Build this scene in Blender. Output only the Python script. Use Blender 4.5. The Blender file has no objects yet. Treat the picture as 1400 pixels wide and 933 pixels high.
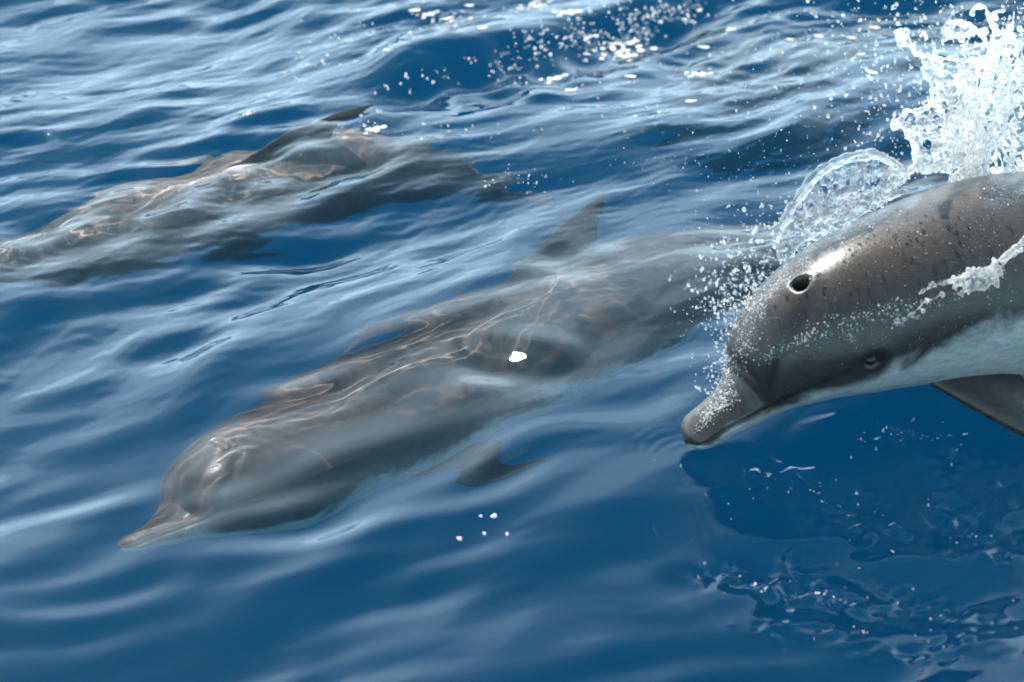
import bpy, math, random
import numpy as np
from mathutils import Vector, Matrix
from mathutils.bvhtree import BVHTree

random.seed(7)
sc = bpy.context.scene
COL = sc.collection

# ------------------------------------------------------------------ camera, sky, sun
DIST, DEP = 4.0, math.radians(33)
LENS = 70.0
cam_d = bpy.data.cameras.new('camera')
cam = bpy.data.objects.new('camera', cam_d)
COL.objects.link(cam)
cam.location = (0, -DIST*math.cos(DEP), DIST*math.sin(DEP))
cam.rotation_euler = (math.pi/2-DEP, 0, 0)
cam_d.lens = LENS
cam_d.sensor_width = 36
cam_d.clip_end = 2000
cam_d.dof.use_dof = True
cam_d.dof.focus_distance = 4.0
cam_d.dof.aperture_fstop = 2.6
sc.camera = cam

SUN_EL = math.radians(55)
SUN_AZ = math.radians(-25)
w = bpy.data.worlds.new('World')
sc.world = w
w.use_nodes = True
wn = w.node_tree
bg = wn.nodes['Background']
sky = wn.nodes.new('ShaderNodeTexSky')
sky.sky_type = 'NISHITA'
sky.sun_disc = False
sky.sun_elevation = SUN_EL
sky.sun_rotation = SUN_AZ
sky.air_density = 1.0
sky.dust_density = 0.3
sky.ozone_density = 1.5
tcw = wn.nodes.new('ShaderNodeTexCoord'); sepw = wn.nodes.new('ShaderNodeSeparateXYZ')
wn.links.new(tcw.outputs['Generated'], sepw.inputs[0])
# broken bright cloud, thick towards the horizon and thinning out overhead
cmap = wn.nodes.new('ShaderNodeMapping'); cmap.inputs['Scale'].default_value = (1.6, 1.6, 4.0)
wn.links.new(tcw.outputs['Generated'], cmap.inputs[0])
cn = wn.nodes.new('ShaderNodeTexNoise'); cn.inputs['Scale'].default_value = 2.6; cn.inputs['Detail'].default_value = 6; cn.inputs['Roughness'].default_value = .5
wn.links.new(cmap.outputs[0], cn.inputs['Vector'])
c1 = wn.nodes.new('ShaderNodeMapRange'); c1.interpolation_type = 'SMOOTHSTEP'
for k_, v_ in ((1, .30), (2, .70), (3, .62), (4, 1.0)): c1.inputs[k_].default_value = v_
wn.links.new(cn.outputs[0], c1.inputs[0])
c2 = wn.nodes.new('ShaderNodeMapRange'); c2.interpolation_type = 'SMOOTHSTEP'
for k_, v_ in ((1, .32), (2, .82), (3, 1.0), (4, 0.0)): c2.inputs[k_].default_value = v_
wn.links.new(sepw.outputs[2], c2.inputs[0])
cm = wn.nodes.new('ShaderNodeMath'); cm.operation = 'MULTIPLY'
wn.links.new(c1.outputs[0], cm.inputs[0]); wn.links.new(c2.outputs[0], cm.inputs[1])
# the haze is brighter towards the sun
c3 = wn.nodes.new('ShaderNodeMapRange'); c3.interpolation_type = 'SMOOTHSTEP'
for k_, v_ in ((1, -.6), (2, .3), (3, .4), (4, 1.0)): c3.inputs[k_].default_value = v_
wn.links.new(sepw.outputs[1], c3.inputs[0])
cm3 = wn.nodes.new('ShaderNodeMath'); cm3.operation = 'MULTIPLY'
wn.links.new(cm.outputs[0], cm3.inputs[0]); wn.links.new(c3.outputs[0], cm3.inputs[1])
tint = wn.nodes.new('ShaderNodeMix'); tint.data_type = 'RGBA'; tint.blend_type = 'MULTIPLY'; tint.inputs[0].default_value = 1
tint.inputs[7].default_value = (.58, 1.11, 1.0, 1)
wn.links.new(sky.outputs[0], tint.inputs[6])
cx = wn.nodes.new('ShaderNodeMix'); cx.data_type = 'RGBA'
wn.links.new(cm3.outputs[0], cx.inputs[0]); wn.links.new(tint.outputs[2], cx.inputs[6]); cx.inputs[7].default_value = (13.0, 17.5, 21.0, 1)
wn.links.new(cx.outputs[2], bg.inputs[0])
bg.inputs[1].default_value = 0.095

sun_d = bpy.data.lights.new('sun', 'SUN')
sun = bpy.data.objects.new('sun', sun_d)
COL.objects.link(sun)
sun_d.energy = 5.0
sun_d.angle = math.radians(0.5)
sun_d.color = (1.0, 0.96, 0.90)
sun.rotation_euler = (-(math.pi/2-SUN_EL), 0, -SUN_AZ)
sun_d.cycles.is_caustics_light = True

sc.view_settings.view_transform = 'Standard'
sc.view_settings.look = 'None'
sc.view_settings.exposure = 1.30
sc.view_settings.gamma = 1.0
sc.cycles.max_bounces = 14
sc.cycles.transmission_bounces = 12
sc.cycles.glossy_bounces = 6
sc.cycles.diffuse_bounces = 3
sc.cycles.volume_bounces = 1
sc.cycles.volume_max_steps = 10
sc.cycles.sample_clamp_indirect = 4
sc.cycles.use_denoising = True

# ------------------------------------------------------------------ camera geometry helpers
C0 = np.array([0, -DIST*math.cos(DEP), DIST*math.sin(DEP)])
FPX = LENS/36.0*1400
RX = np.array([1.0, 0, 0])
FW = np.array([0, math.cos(DEP), -math.sin(DEP)])
UP = np.array([0, math.sin(DEP), math.cos(DEP)])
def ray(px, py):
    d = FW + RX*((px-700)/FPX) + UP*((466.5-py)/FPX)
    return d/np.linalg.norm(d)
def at_z(px, py, z=0.0):
    d = ray(px, py)
    return C0 + d*((z-C0[2])/d[2])
def under(px, py, z):
    """the point at depth z that is seen at this pixel through flat water"""
    d = ray(px, py)
    p = C0 + d*((0-C0[2])/d[2])
    n = 1/1.33
    c = -d[2]
    t = d*n + np.array([0, 0, 1.0])*(n*c-math.sqrt(1-n*n*(1-c*c)))
    return p + t*(z/t[2])
def at_plane(px, py, p0, nrm):
    d = ray(px, py)
    return C0 + d*(np.dot(np.array(p0)-C0, nrm)/np.dot(d, nrm))
def to_px(x, y, z=0.0):
    X = x-C0[0]; Y = y-C0[1]; Z = z-C0[2]
    f = Y*FW[1]+Z*FW[2]; u = Y*UP[1]+Z*UP[2]
    f = np.where(f > 0.3, f, 0.3)
    return 700+FPX*X/f, 466.5-FPX*u/f

# ------------------------------------------------------------------ object helpers
def tag(o, label=None, cat=None, group=None, kind=None):
    if label: o['label'] = label
    if cat: o['category'] = cat
    if group: o['group'] = group
    if kind: o['kind'] = kind
    return o
def link(name, me, mat=None, parent=None, loc=None):
    o = bpy.data.objects.new(name, me)
    COL.objects.link(o)
    if mat is not None and not me.materials: me.materials.append(mat)
    if parent is not None: o.parent = parent
    if loc is not None: o.location = loc
    return o
def mesh_np(name, v, f, smooth=True):
    me = bpy.data.meshes.new(name)
    v = np.asarray(v, dtype=np.float32); f = np.asarray(f, dtype=np.int32)
    k = f.shape[1]
    me.vertices.add(len(v)); me.vertices.foreach_set('co', v.ravel())
    me.loops.add(f.size); me.loops.foreach_set('vertex_index', f.ravel())
    me.polygons.add(len(f))
    me.polygons.foreach_set('loop_start', np.arange(0, f.size, k, dtype=np.int32))
    me.polygons.foreach_set('use_smooth', np.ones(len(f), dtype=bool) if smooth else np.zeros(len(f), dtype=bool))
    me.update(calc_edges=True)
    me.validate()
    return me
def grid_faces(nr, nc, wrap=False):
    idx = np.arange(nr*nc).reshape(nr, nc)
    if wrap: idx = np.concatenate([idx, idx[:, :1]], 1)
    return np.stack([idx[:-1, :-1], idx[:-1, 1:], idx[1:, 1:], idx[1:, :-1]], -1).reshape(-1, 4)
def add_attr(me, name, vals):
    a = me.attributes.new(name, 'FLOAT', 'POINT')
    a.data.foreach_set('value', np.asarray(vals, dtype=np.float32).ravel())
def sstep(a, b, x):
    t = np.clip((x-a)/(b-a), 0, 1)
    return t*t*(3-2*t)
def rnd_field(x, y, lam, n, seed, spread=math.pi, th0=0.0):
    r = np.random.RandomState(seed)
    z = np.zeros_like(x)
    for i in range(n):
        l = lam*r.uniform(.7, 1.35); th = th0 + r.uniform(-spread, spread); k = 2*math.pi/l
        z += np.sin(k*(x*math.cos(th)+y*math.sin(th))+r.uniform(0, 6.28))
    return z*math.sqrt(2.0/n)

# ------------------------------------------------------------------ materials
def new_mat(name):
    m = bpy.data.materials.new(name); m.use_nodes = True
    t = m.node_tree
    return m, t, t.nodes['Principled BSDF']
def nd(t, typ, **kw):
    n = t.nodes.new(typ)
    for k, v in kw.items(): setattr(n, k, v)
    return n

def water_material():
    m = bpy.data.materials.new('sea_water'); m.use_nodes = True
    t = m.node_tree; t.nodes.clear()
    out = nd(t, 'ShaderNodeOutputMaterial')
    g = nd(t, 'ShaderNodeBsdfGlass')
    g.inputs['IOR'].default_value = 1.333; g.inputs['Roughness'].default_value = 0.0
    g.inputs['Color'].default_value = (1, 1, 1, 1)
    t.links.new(g.outputs[0], out.inputs[0])
    ge = nd(t, 'ShaderNodeNewGeometry'); se = nd(t, 'ShaderNodeSeparateXYZ')
    t.links.new(ge.outputs['Position'], se.inputs[0])
    lt = nd(t, 'ShaderNodeMath', operation='LESS_THAN'); lt.inputs[1].default_value = .15
    t.links.new(se.outputs[2], lt.inputs[0])
    def dens(v):
        q = nd(t, 'ShaderNodeMath', operation='MULTIPLY'); q.inputs[1].default_value = v
        t.links.new(lt.outputs[0], q.inputs[0]); return q.outputs[0]
    ab = nd(t, 'ShaderNodeVolumeAbsorption'); ab.inputs['Color'].default_value = (.05, .62, .86, 1)
    t.links.new(dens(0.40), ab.inputs['Density'])
    sca = nd(t, 'ShaderNodeVolumeScatter'); sca.inputs['Color'].default_value = (.05, .52, .85, 1)
    sca.inputs['Anisotropy'].default_value = 0.2
    t.links.new(dens(0.20), sca.inputs['Density'])
    ad = nd(t, 'ShaderNodeAddShader')
    t.links.new(ab.outputs[0], ad.inputs[0]); t.links.new(sca.outputs[0], ad.inputs[1])
    t.links.new(ad.outputs[0], out.inputs['Volume'])
    return m
M_WATER = water_material()

def deep_material():
    m, t, b = new_mat('deep_blue_water')
    b.inputs['Base Color'].default_value = (.002, .31, .45, 1)
    b.inputs['Roughness'].default_value = 1; b.inputs['Specular IOR Level'].default_value = 0
    return m
M_DEEP = deep_material()

def skin_material(name, dark, mid, pale, rough=.24, caust=1.0):
    m, t, b = new_mat(name)
    tc = nd(t, 'ShaderNodeTexCoord')
    a = nd(t, 'ShaderNodeAttribute', attribute_name='pat')
    at2 = nd(t, 'ShaderNodeAttribute', attribute_name='marks_and_shade')
    n1 = nd(t, 'ShaderNodeTexNoise'); n1.inputs['Scale'].default_value = 9; n1.inputs['Detail'].default_value = 8; n1.inputs['Roughness'].default_value = .62; n1.inputs['Distortion'].default_value = .6
    t.links.new(tc.outputs['Object'], n1.inputs['Vector'])
    mr = nd(t, 'ShaderNodeMapRange'); mr.inputs[1].default_value = .3; mr.inputs[2].default_value = .7; mr.inputs[3].default_value = -.22; mr.inputs[4].default_value = .22
    t.links.new(n1.outputs[0], mr.inputs[0])
    ad = nd(t, 'ShaderNodeMath', operation='ADD'); t.links.new(a.outputs['Fac'], ad.inputs[0]); t.links.new(mr.outputs[0], ad.inputs[1])
    cr = nd(t, 'ShaderNodeValToRGB'); t.links.new(ad.outputs[0], cr.inputs[0])
    cr.color_ramp.interpolation = 'EASE'
    e = cr.color_ramp.elements
    e[0].position = .12; e[0].color = (*dark, 1)
    e[1].position = .88; e[1].color = (*pale, 1)
    x = e.new(.48); x.color = (*mid, 1)
    # fine mottling and scratches
    n2 = nd(t, 'ShaderNodeTexNoise'); n2.inputs['Scale'].default_value = 60; n2.inputs['Detail'].default_value = 6; n2.inputs['Roughness'].default_value = .7
    mp = nd(t, 'ShaderNodeMapping'); mp.inputs['Scale'].default_value = (.7, 1, 1.6); mp.inputs['Rotation'].default_value = (.3, .5, .6)
    t.links.new(tc.outputs['Object'], mp.inputs[0]); t.links.new(mp.outputs[0], n2.inputs['Vector'])
    m2 = nd(t, 'ShaderNodeMapRange'); m2.inputs[1].default_value = .3; m2.inputs[2].default_value = .7; m2.inputs[3].default_value = .72; m2.inputs[4].default_value = 1.28
    t.links.new(n2.outputs[0], m2.inputs[0])
    mp3 = nd(t, 'ShaderNodeMapping'); mp3.inputs['Scale'].default_value = (1, 5, 3); mp3.inputs['Rotation'].default_value = (.2, .3, 1.0)
    t.links.new(tc.outputs['Object'], mp3.inputs[0])
    n3 = nd(t, 'ShaderNodeTexNoise'); n3.inputs['Scale'].default_value = 150; n3.inputs['Detail'].default_value = 3
    t.links.new(mp3.outputs[0], n3.inputs['Vector'])
    m3 = nd(t, 'ShaderNodeMapRange'); m3.inputs[1].default_value = .28; m3.inputs[2].default_value = .36; m3.inputs[3].default_value = .65; m3.inputs[4].default_value = 1.0
    t.links.new(n3.outputs[0], m3.inputs[0])
    mu = nd(t, 'ShaderNodeMath', operation='MULTIPLY'); t.links.new(m2.outputs[0], mu.inputs[0]); t.links.new(m3.outputs[0], mu.inputs[1])
    s1 = nd(t, 'ShaderNodeVectorMath', operation='SCALE'); t.links.new(cr.outputs[0], s1.inputs[0]); t.links.new(mu.outputs[0], s1.inputs['Scale'])
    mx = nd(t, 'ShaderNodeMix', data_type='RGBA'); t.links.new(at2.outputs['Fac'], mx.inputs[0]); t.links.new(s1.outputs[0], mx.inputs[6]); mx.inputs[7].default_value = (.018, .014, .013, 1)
    t.links.new(mx.outputs[2], b.inputs['Base Color'])
    b.inputs['Roughness'].default_value = rough
    b.inputs['IOR'].default_value = 1.4; b.inputs['Specular IOR Level'].default_value = .35
    b.inputs['Coat Weight'].default_value = .25; b.inputs['Coat Roughness'].default_value = .07
    n4 = nd(t, 'ShaderNodeTexNoise'); n4.inputs['Scale'].default_value = 110; n4.inputs['Detail'].default_value = 9; n4.inputs['Roughness'].default_value = .6
    t.links.new(tc.outputs['Object'], n4.inputs['Vector'])
    bu = nd(t, 'ShaderNodeBump'); bu.inputs['Strength'].default_value = .3; bu.inputs['Distance'].default_value = .0020
    t.links.new(n4.outputs[0], bu.inputs['Height']); t.links.new(bu.outputs[0], b.inputs['Normal']); t.links.new(bu.outputs[0], b.inputs['Coat Normal'])
    return m
M_SKIN = skin_material('wet_dolphin_skin', (.036, .027, .022), (.032, .028, .027), (.33, .33, .32), .32)  # middle flank tone darkened to deepen its shaded side
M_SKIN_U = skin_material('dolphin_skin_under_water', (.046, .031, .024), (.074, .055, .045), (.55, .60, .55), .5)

M_SKIN_VEILED = skin_material('skin_lightened_as_sky_veil', (.125, .100, .085), (.19, .155, .135), (.50, .50, .45), .5)  # skin tone lightened to imitate bright sky veiling the dolphin

def flat_mat(name, c, rough=.3, spec=.5):
    m, t, b = new_mat(name); b.inputs['Base Color'].default_value = (*c, 1); b.inputs['Roughness'].default_value = rough
    b.inputs['Specular IOR Level'].default_value = spec
    return m
M_EYE = flat_mat('dark_eye', (.010, .008, .008), .25, .3)
M_HOLE = flat_mat('blowhole_shade', (.010, .008, .008), .35)  # near-black colour stands for the shade inside

def splash_mat(name, rough, milk, tint=(1, 1, 1), bump=0.0, clear=.25):
    m = bpy.data.materials.new(name); m.use_nodes = True
    t = m.node_tree; t.nodes.clear()
    out = nd(t, 'ShaderNodeOutputMaterial')
    g = nd(t, 'ShaderNodeBsdfGlass'); g.inputs['IOR'].default_value = 1.333; g.inputs['Roughness'].default_value = rough
    g.inputs['Color'].default_value = (*tint, 1)
    tl = nd(t, 'ShaderNodeBsdfTranslucent'); tl.inputs[0].default_value = (.98, .94, .90, 1)
    df = nd(t, 'ShaderNodeBsdfDiffuse'); df.inputs[0].default_value = (.95, .91, .87, 1)
    m1 = nd(t, 'ShaderNodeMixShader'); m1.inputs[0].default_value = .45
    t.links.new(tl.outputs[0], m1.inputs[1]); t.links.new(df.outputs[0], m1.inputs[2])
    tr = nd(t, 'ShaderNodeBsdfTransparent')
    m0 = nd(t, 'ShaderNodeMixShader'); m0.inputs[0].default_value = clear
    t.links.new(g.outputs[0], m0.inputs[1]); t.links.new(tr.outputs[0], m0.inputs[2])
    m2 = nd(t, 'ShaderNodeMixShader')
    t.links.new(m0.outputs[0], m2.inputs[1]); t.links.new(m1.outputs[0], m2.inputs[2])
    tc = nd(t, 'ShaderNodeTexCoord')
    n = nd(t, 'ShaderNodeTexNoise'); n.inputs['Scale'].default_value = 38; n.inputs['Detail'].default_value = 4
    t.links.new(tc.outputs['Object'], n.inputs['Vector'])
    mr = nd(t, 'ShaderNodeMapRange'); mr.inputs[1].default_value = .35; mr.inputs[2].default_value = .65
    mr.inputs[3].default_value = milk*.15; mr.inputs[4].default_value = min(1, milk*1.7)
    t.links.new(n.outputs[0], mr.inputs[0]); t.links.new(mr.outputs[0], m2.inputs[0])
    if bump:
        nb = nd(t, 'ShaderNodeTexNoise'); nb.inputs['Scale'].default_value = 120; nb.inputs['Detail'].default_value = 3
        t.links.new(tc.outputs['Object'], nb.inputs['Vector'])
        bu = nd(t, 'ShaderNodeBump'); bu.inputs['Strength'].default_value = bump; bu.inputs['Distance'].default_value = .003
        t.links.new(nb.outputs[0], bu.inputs['Height']); t.links.new(bu.outputs[0], g.inputs['Normal'])
    t.links.new(m2.outputs[0], out.inputs[0])
    return m
M_SPLASH = splash_mat('splash_water', .04, .34, bump=.35)
M_SHEET = splash_mat('thin_splash_water', .04, .08, bump=.4, clear=.4)
M_DROP = splash_mat('droplet_water', .07, .24, clear=.45)
def bead_mat():
    m, t, b = new_mat('glint_white_bead')
    b.inputs['Base Color'].default_value = (.9, .88, .85, 1); b.inputs['Roughness'].default_value = .12
    b.inputs['IOR'].default_value = 1.5; b.inputs['Transmission Weight'].default_value = .7
    tl = nd(t, 'ShaderNodeBsdfTranslucent'); tl.inputs[0].default_value = (.95, .93, .9, 1)
    mx = nd(t, 'ShaderNodeMixShader'); mx.inputs[0].default_value = .28  # white mixed in to stand for sun glints in clear drops
    out = t.nodes['Material Output']
    t.links.new(b.outputs[0], mx.inputs[1]); t.links.new(tl.outputs[0], mx.inputs[2]); t.links.new(mx.outputs[0], out.inputs[0])
    return m
M_BEAD = bead_mat()
M_FOAM = splash_mat('white_foam', .2, .75)

# ------------------------------------------------------------------ the sea surface
GX, GY = 952.0, 636.0
ring1 = at_z(944, 636); ring2 = at_z(1172, 722); ring3 = at_z(1225, 735)
def rot_gauss(px, py, cx, cy, sx, sy, deg):
    a = math.radians(deg); dx = px-cx; dy = py-cy
    u = dx*math.cos(a)-dy*math.sin(a); v = dx*math.sin(a)+dy*math.cos(a)   # deg counter-clockwise as seen
    return np.exp(-.5*((u/sx)**2+(v/sy)**2))
WR = np.random.RandomState(11)
WAVES = []
lam = 0.085
while lam < 1.5:
    for q in range(2):
        l = lam*WR.uniform(.9, 1.12)
        th = math.radians(117) + WR.normal(0, .33 if l < .4 else .45)
        WAVES.append((l, th, WR.uniform(0, 6.28), WR.uniform(.6, 1.3)))
    lam *= 1.105
RIP = [  # cx, cy, sx, sy, degrees, weight: restless patches thrown up by the leap
    (1085, 655, 40, 11, -8, 1.0), (1130, 668, 30, 9, -10, .8), (1275, 655, 40, 16, -40, 1.0), (1315, 700, 38, 18, -35, .9),
    (1195, 708, 60, 11, -14, .8), (1350, 745, 60, 12, -15, .7), (1035, 772, 45, 13, 5, 1.0), (1120, 795, 70, 16, -8, .8),
    (1090, 850, 55, 7, -2, .7), (1240, 880, 70, 8, -5, .8), (1310, 825, 60, 12, -20, .8), (1330, 860, 25, 12, 0, .6),
    (1230, 590, 60, 9, -8, .7), (1330, 640, 60, 18, -30, .7)]
def sea_height(x, y, sx=None, sy=None):
    """height of the sea at x, y; sx, sy: local grid spacing (short waves fade where the mesh is coarse)"""
    sp = np.maximum(sx, sy) if sx is not None else 0.004
    px, py = to_px(x, y)
    wx = x + .03*rnd_field(x, y, 1.1, 5, 5) + .008*rnd_field(x, y, .4, 5, 6)
    wy = y + .03*rnd_field(x, y, 1.3, 5, 8) + .008*rnd_field(x, y, .45, 5, 9)
    near = np.exp(-((x/4)**2+((y-.4)/4)**2)/2)
    # how restless the surface is, place by place
    amp = .92 + .2*rnd_field(x, y, 1.2, 6, 21)
    amp = amp*(1 - near*(.12*rot_gauss(px, py, 560, 800, 420, 110, 8) + .55*rot_gauss(px, py, 1200, 720, 300, 150, -8)
                         + .60*rot_gauss(px, py, 560, 530, 420, 90, 27) + .3*rot_gauss(px, py, 330, 900, 260, 70, 0)))
    amp = amp*(1-near*.72*rot_gauss(px, py, 840, 305, 120, 75, 20))
    amp = amp*(1+near*(.45*rot_gauss(px, py, 470, 215, 230, 40, 15)-.3*rot_gauss(px, py, 120, 310, 120, 45, 20)))
    amp = amp*(1-.4*near*rot_gauss(px, py, 122, 614, 90, 50, 10))
    amp = np.clip(amp, .12, 1.4)
    calm = 1-.40*near*sstep(690, 830, py)*sstep(1050, 850, px)
    z = np.zeros_like(x)
    for l, th, ph, a in WAVES:
        k = 2*math.pi/l
        fade = np.clip((l/sp-5)/8, 0, 1)
        big = .0068 if l < .16 else (.0064 if l < .32 else (.0050 if l < .6 else .0036))
        z += fade*a*l*big*np.sin(k*(wx*math.cos(th)+wy*math.sin(th))+ph)*(amp if l < .8 else 1)*(calm if l < .34 else 1)
    fine = near*np.clip((.05/sp-3)/5, 0, 1)
    # choppy water at the top
    chop = sstep(190, 20, py)*sstep(330, 560, px)*.8*(1-.8*np.exp(-.5*((py-132+(px-505)*.275+2)/26)**2)*sstep(1000, 900, px)) + rot_gauss(px, py, 1150, 60, 250, 80, 0)*.5
    z += fine*chop*(.0006*rnd_field(wx, wy, .05, 16, 31, .8, math.radians(115)) + .0022*rnd_field(wx, wy, .12, 12, 32, .6, math.radians(112)))
    # small ripples riding on the middle distance
    mid = (sstep(700, 330, py)*.5+.12)*(1-.95*rot_gauss(px, py, 560, 530, 420, 90, 27))
    z += fine*mid*(.00045*rnd_field(wx, wy, .045, 14, 33, .45, math.radians(118))+.00022*rnd_field(wx, wy, .027, 16, 34, .7, math.radians(118)))
    # trough behind the fin, its steep wall facing the boat
    cx = 505+(px-505); line = 132-(px-505)*.275
    d = (py-line)
    on = sstep(480, 560, px)*sstep(1050, 930, px)
    z += near*on*(-.036*np.exp(-.5*((d-12)/15)**2)+.040*np.exp(-.5*((d+26)/24)**2))
    # rings
    for c, r0, a, l in ((ring1, .13, .0013, .021), (ring2, .10, .0007, .024)):
        r = np.sqrt((x-c[0])**2+(y-c[1])**2)
        z += np.clip((l/sp-3)/3, 0, 1)*a*(.55+.5*rnd_field(x, y, .16, 6, 61))*np.sin(2*math.pi*r/l+.8*rnd_field(x, y, .2, 5, 62))*np.exp(-((r-r0*.55)/(r0*.42))**2)
    # restless patches
    m = np.zeros_like(x)
    for cx, cy, s1, s2, dg, wt in RIP: m = np.maximum(m, wt*rot_gauss(px, py, cx, cy, s1, s2, dg))
    m = np.clip(m*1.8, 0, 1)*sstep(.5, -.2, rnd_field(x, y, .12, 8, 41)-1.2*m)+.0
    z += fine*m*(.0016*rnd_field(x, y, .034, 26, 42)+.0024*rnd_field(x, y, .065, 18, 43))
    # slopes shaped for what they reflect
    for cx, cy, s1, s2, dg, sl in ((1225, 836, 160, 30, -8, -.30), (1085, 782, 60, 17, -4, -.26), (1345, 738, 100, 20, -16, -.22),
            (1088, 656, 45, 12, -8, .15), (1275, 650, 40, 18, -40, .15), (1318, 705, 40, 18, -35, .13), (1195, 712, 60, 10, -14, .11), (822, 298, 75, 32, 36, .085), (500, 178, 240, 30, 17, -.10)):
        c = at_z(cx, cy); rg = rot_gauss(px, py, cx, cy, s1, s2, dg)
        z += near*(sl*(y-c[1])*rg)*(1+.3*rnd_field(x, y, .15, 6, 44))
    # a smooth facet that sends the sun to the boat
    g = at_z(706, 491)
    hv_ = (C0-g)/np.linalg.norm(C0-g)+np.array([math.sin(SUN_AZ)*math.cos(SUN_EL), math.cos(SUN_AZ)*math.cos(SUN_EL), math.sin(SUN_EL)])
    q = np.exp(-(((x-g[0])/.105)**2+((y-g[1])/.080)**2)**1.35)
    z = z*(1-q)+(-hv_[0]/hv_[2]*(x-g[0])-hv_[1]/hv_[2]*(y-g[1]))*q+fine*q*.000006*rnd_field(x, y, .03, 14, 55)
    return z

def graded(lo, hi, step, far):
    a = list(np.arange(lo, hi+step, step)); s = step; right = []
    v = a[-1]
    while v < far: s *= 1.09; v += s; right.append(v)
    s = step; left = []; v = a[0]
    while v > -far: s *= 1.09; v -= s; left.append(v)
    return np.array(left[::-1]+a+right)
xs = graded(-1.5, 1.5, .0040, 400); ys = graded(-1.05, 1.85, .0055, 400)
X, Y = np.meshgrid(xs, ys)
SX = np.gradient(xs)[None, :]*np.ones_like(X); SY = np.gradient(ys)[:, None]*np.ones_like(X)
Z = sea_height(X, Y, SX, SY)
sea = link('water', mesh_np('water', np.stack([X, Y, Z], -1).reshape(-1, 3), grid_faces(len(ys), len(xs))), M_WATER)
tag(sea, 'deep blue rippled sea surface', kind='structure')
sea.cycles.is_caustics_caster = True
deep = link('deep_water', mesh_np('deep_water', [(-420, -420, -3.2), (420, -420, -3.2), (420, 420, -3.2), (-420, 420, -3.2)], [(0, 1, 2, 3)], False), M_DEEP)
tag(deep, 'deep blue water far below the surface', kind='structure')
def surf(px, py):
    """point on the sea seen at this pixel"""
    p = at_z(px, py, 0)
    for _ in range(3):
        h = float(sea_height(np.array([p[0]]), np.array([p[1]]))[0]); p = at_z(px, py, h)
    return p

# ------------------------------------------------------------------ dolphins
PS = np.array([0, .012, .03, .06, .10, .132, .146, .160, .18, .205, .24, .29, .36, .45, .60, .80, 1.0, 1.2, 1.4, 1.6, 1.8, 2.0, 2.15, 2.3, 2.42])
PT = np.array([.006, .019, .025, .028, .032, .037, .046, .078, .100, .117, .130, .141, .150, .158, .174, .192, .198, .192, .172, .140, .104, .072, .050, .030, .006])
PB = np.array([.006, .024, .032, .038, .046, .054, .058, .064, .070, .082, .098, .118, .138, .156, .182, .200, .202, .190, .162, .130, .096, .064, .044, .026, .005])
PW = np.array([.006, .027, .036, .037, .045, .054, .061, .069, .080, .093, .107, .122, .138, .152, .172, .190, .195, .184, .156, .120, .082, .050, .030, .018, .004])
def pchip(xk, yk, x):
    h = np.diff(xk); d = np.diff(yk)/h
    m = np.zeros_like(yk)
    for i in range(1, len(yk)-1):
        if d[i-1]*d[i] > 0:
            w1 = 2*h[i]+h[i-1]; w2 = h[i]+2*h[i-1]; m[i] = (w1+w2)/(w1/d[i-1]+w2/d[i])
    m[0] = d[0]; m[-1] = d[-1]
    i = np.clip(np.searchsorted(xk, x)-1, 0, len(xk)-2)
    t = (x-xk[i])/h[i]
    return ((2*t**3-3*t**2+1)*yk[i]+(t**3-2*t**2+t)*h[i]*m[i]+(-2*t**3+3*t**2)*yk[i+1]+(t**3-t**2)*h[i]*m[i+1])

class Spine:
    def __init__(self, pts, scale, roll=0.0, total=2.42):
        P = np.array(pts, float)
        seg = np.linalg.norm(np.diff(P, axis=0), axis=1); u = np.concatenate([[0], np.cumsum(seg)])
        # Catmull-Rom through the points, resampled by length
        Q = []
        E = np.vstack([2*P[0]-P[1], P, 2*P[-1]-P[-2]])
        for i in range(1, len(E)-2):
            for t in np.linspace(0, 1, 30, endpoint=False):
                a, b, c, d = E[i-1], E[i], E[i+1], E[i+2]
                Q.append(.5*((2*b)+(c-a)*t+(2*a-5*b+4*c-d)*t*t+(3*b-a-3*c+d)*t**3))
        Q.append(P[-1]); Q = np.array(Q)
        for _ in range(12): Q[1:-1] = .25*Q[:-2]+.5*Q[1:-1]+.25*Q[2:]
        L = np.concatenate([[0], np.cumsum(np.linalg.norm(np.diff(Q, axis=0), axis=1))])/scale
        need = total+.1
        if L[-1] < need:
            d = Q[-1]-Q[-2]; d /= np.linalg.norm(d); Q = np.vstack([Q, Q[-1]+d*(need-L[-1])*scale]); L = np.append(L, need)
        self.s = np.linspace(0, need, 600)
        self.C = np.stack([np.interp(self.s, L, Q[:, k]) for k in range(3)], 1)
        for _ in range(20): self.C[1:-1] = .25*self.C[:-2]+.5*self.C[1:-1]+.25*self.C[2:]
        T = np.gradient(self.C, axis=0); T /= np.linalg.norm(T, axis=1)[:, None]
        N = np.array([0, 0, 1.0])-T*T[:, 2:3]; N /= np.linalg.norm(N, axis=1)[:, None]
        B = np.cross(T, N)
        r = np.interp(self.s, [0, .15, .5, 1.2, 2.4], roll) if hasattr(roll, '__len__') else np.full(len(self.s), roll)
        c, s_ = np.cos(r)[:, None], np.sin(r)[:, None]
        self.T = T; self.N = N*c+B*s_; self.B = B*c-N*s_
        self.k = scale
    def pt(self, s, n, b):
        s = np.asarray(s, float)
        f = lambda A: np.stack([np.interp(s, self.s, A[:, k]) for k in range(3)], -1)
        return f(self.C)+f(self.N)*(np.asarray(n)[..., None]*self.k)+f(self.B)*(np.asarray(b)[..., None]*self.k)

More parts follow.
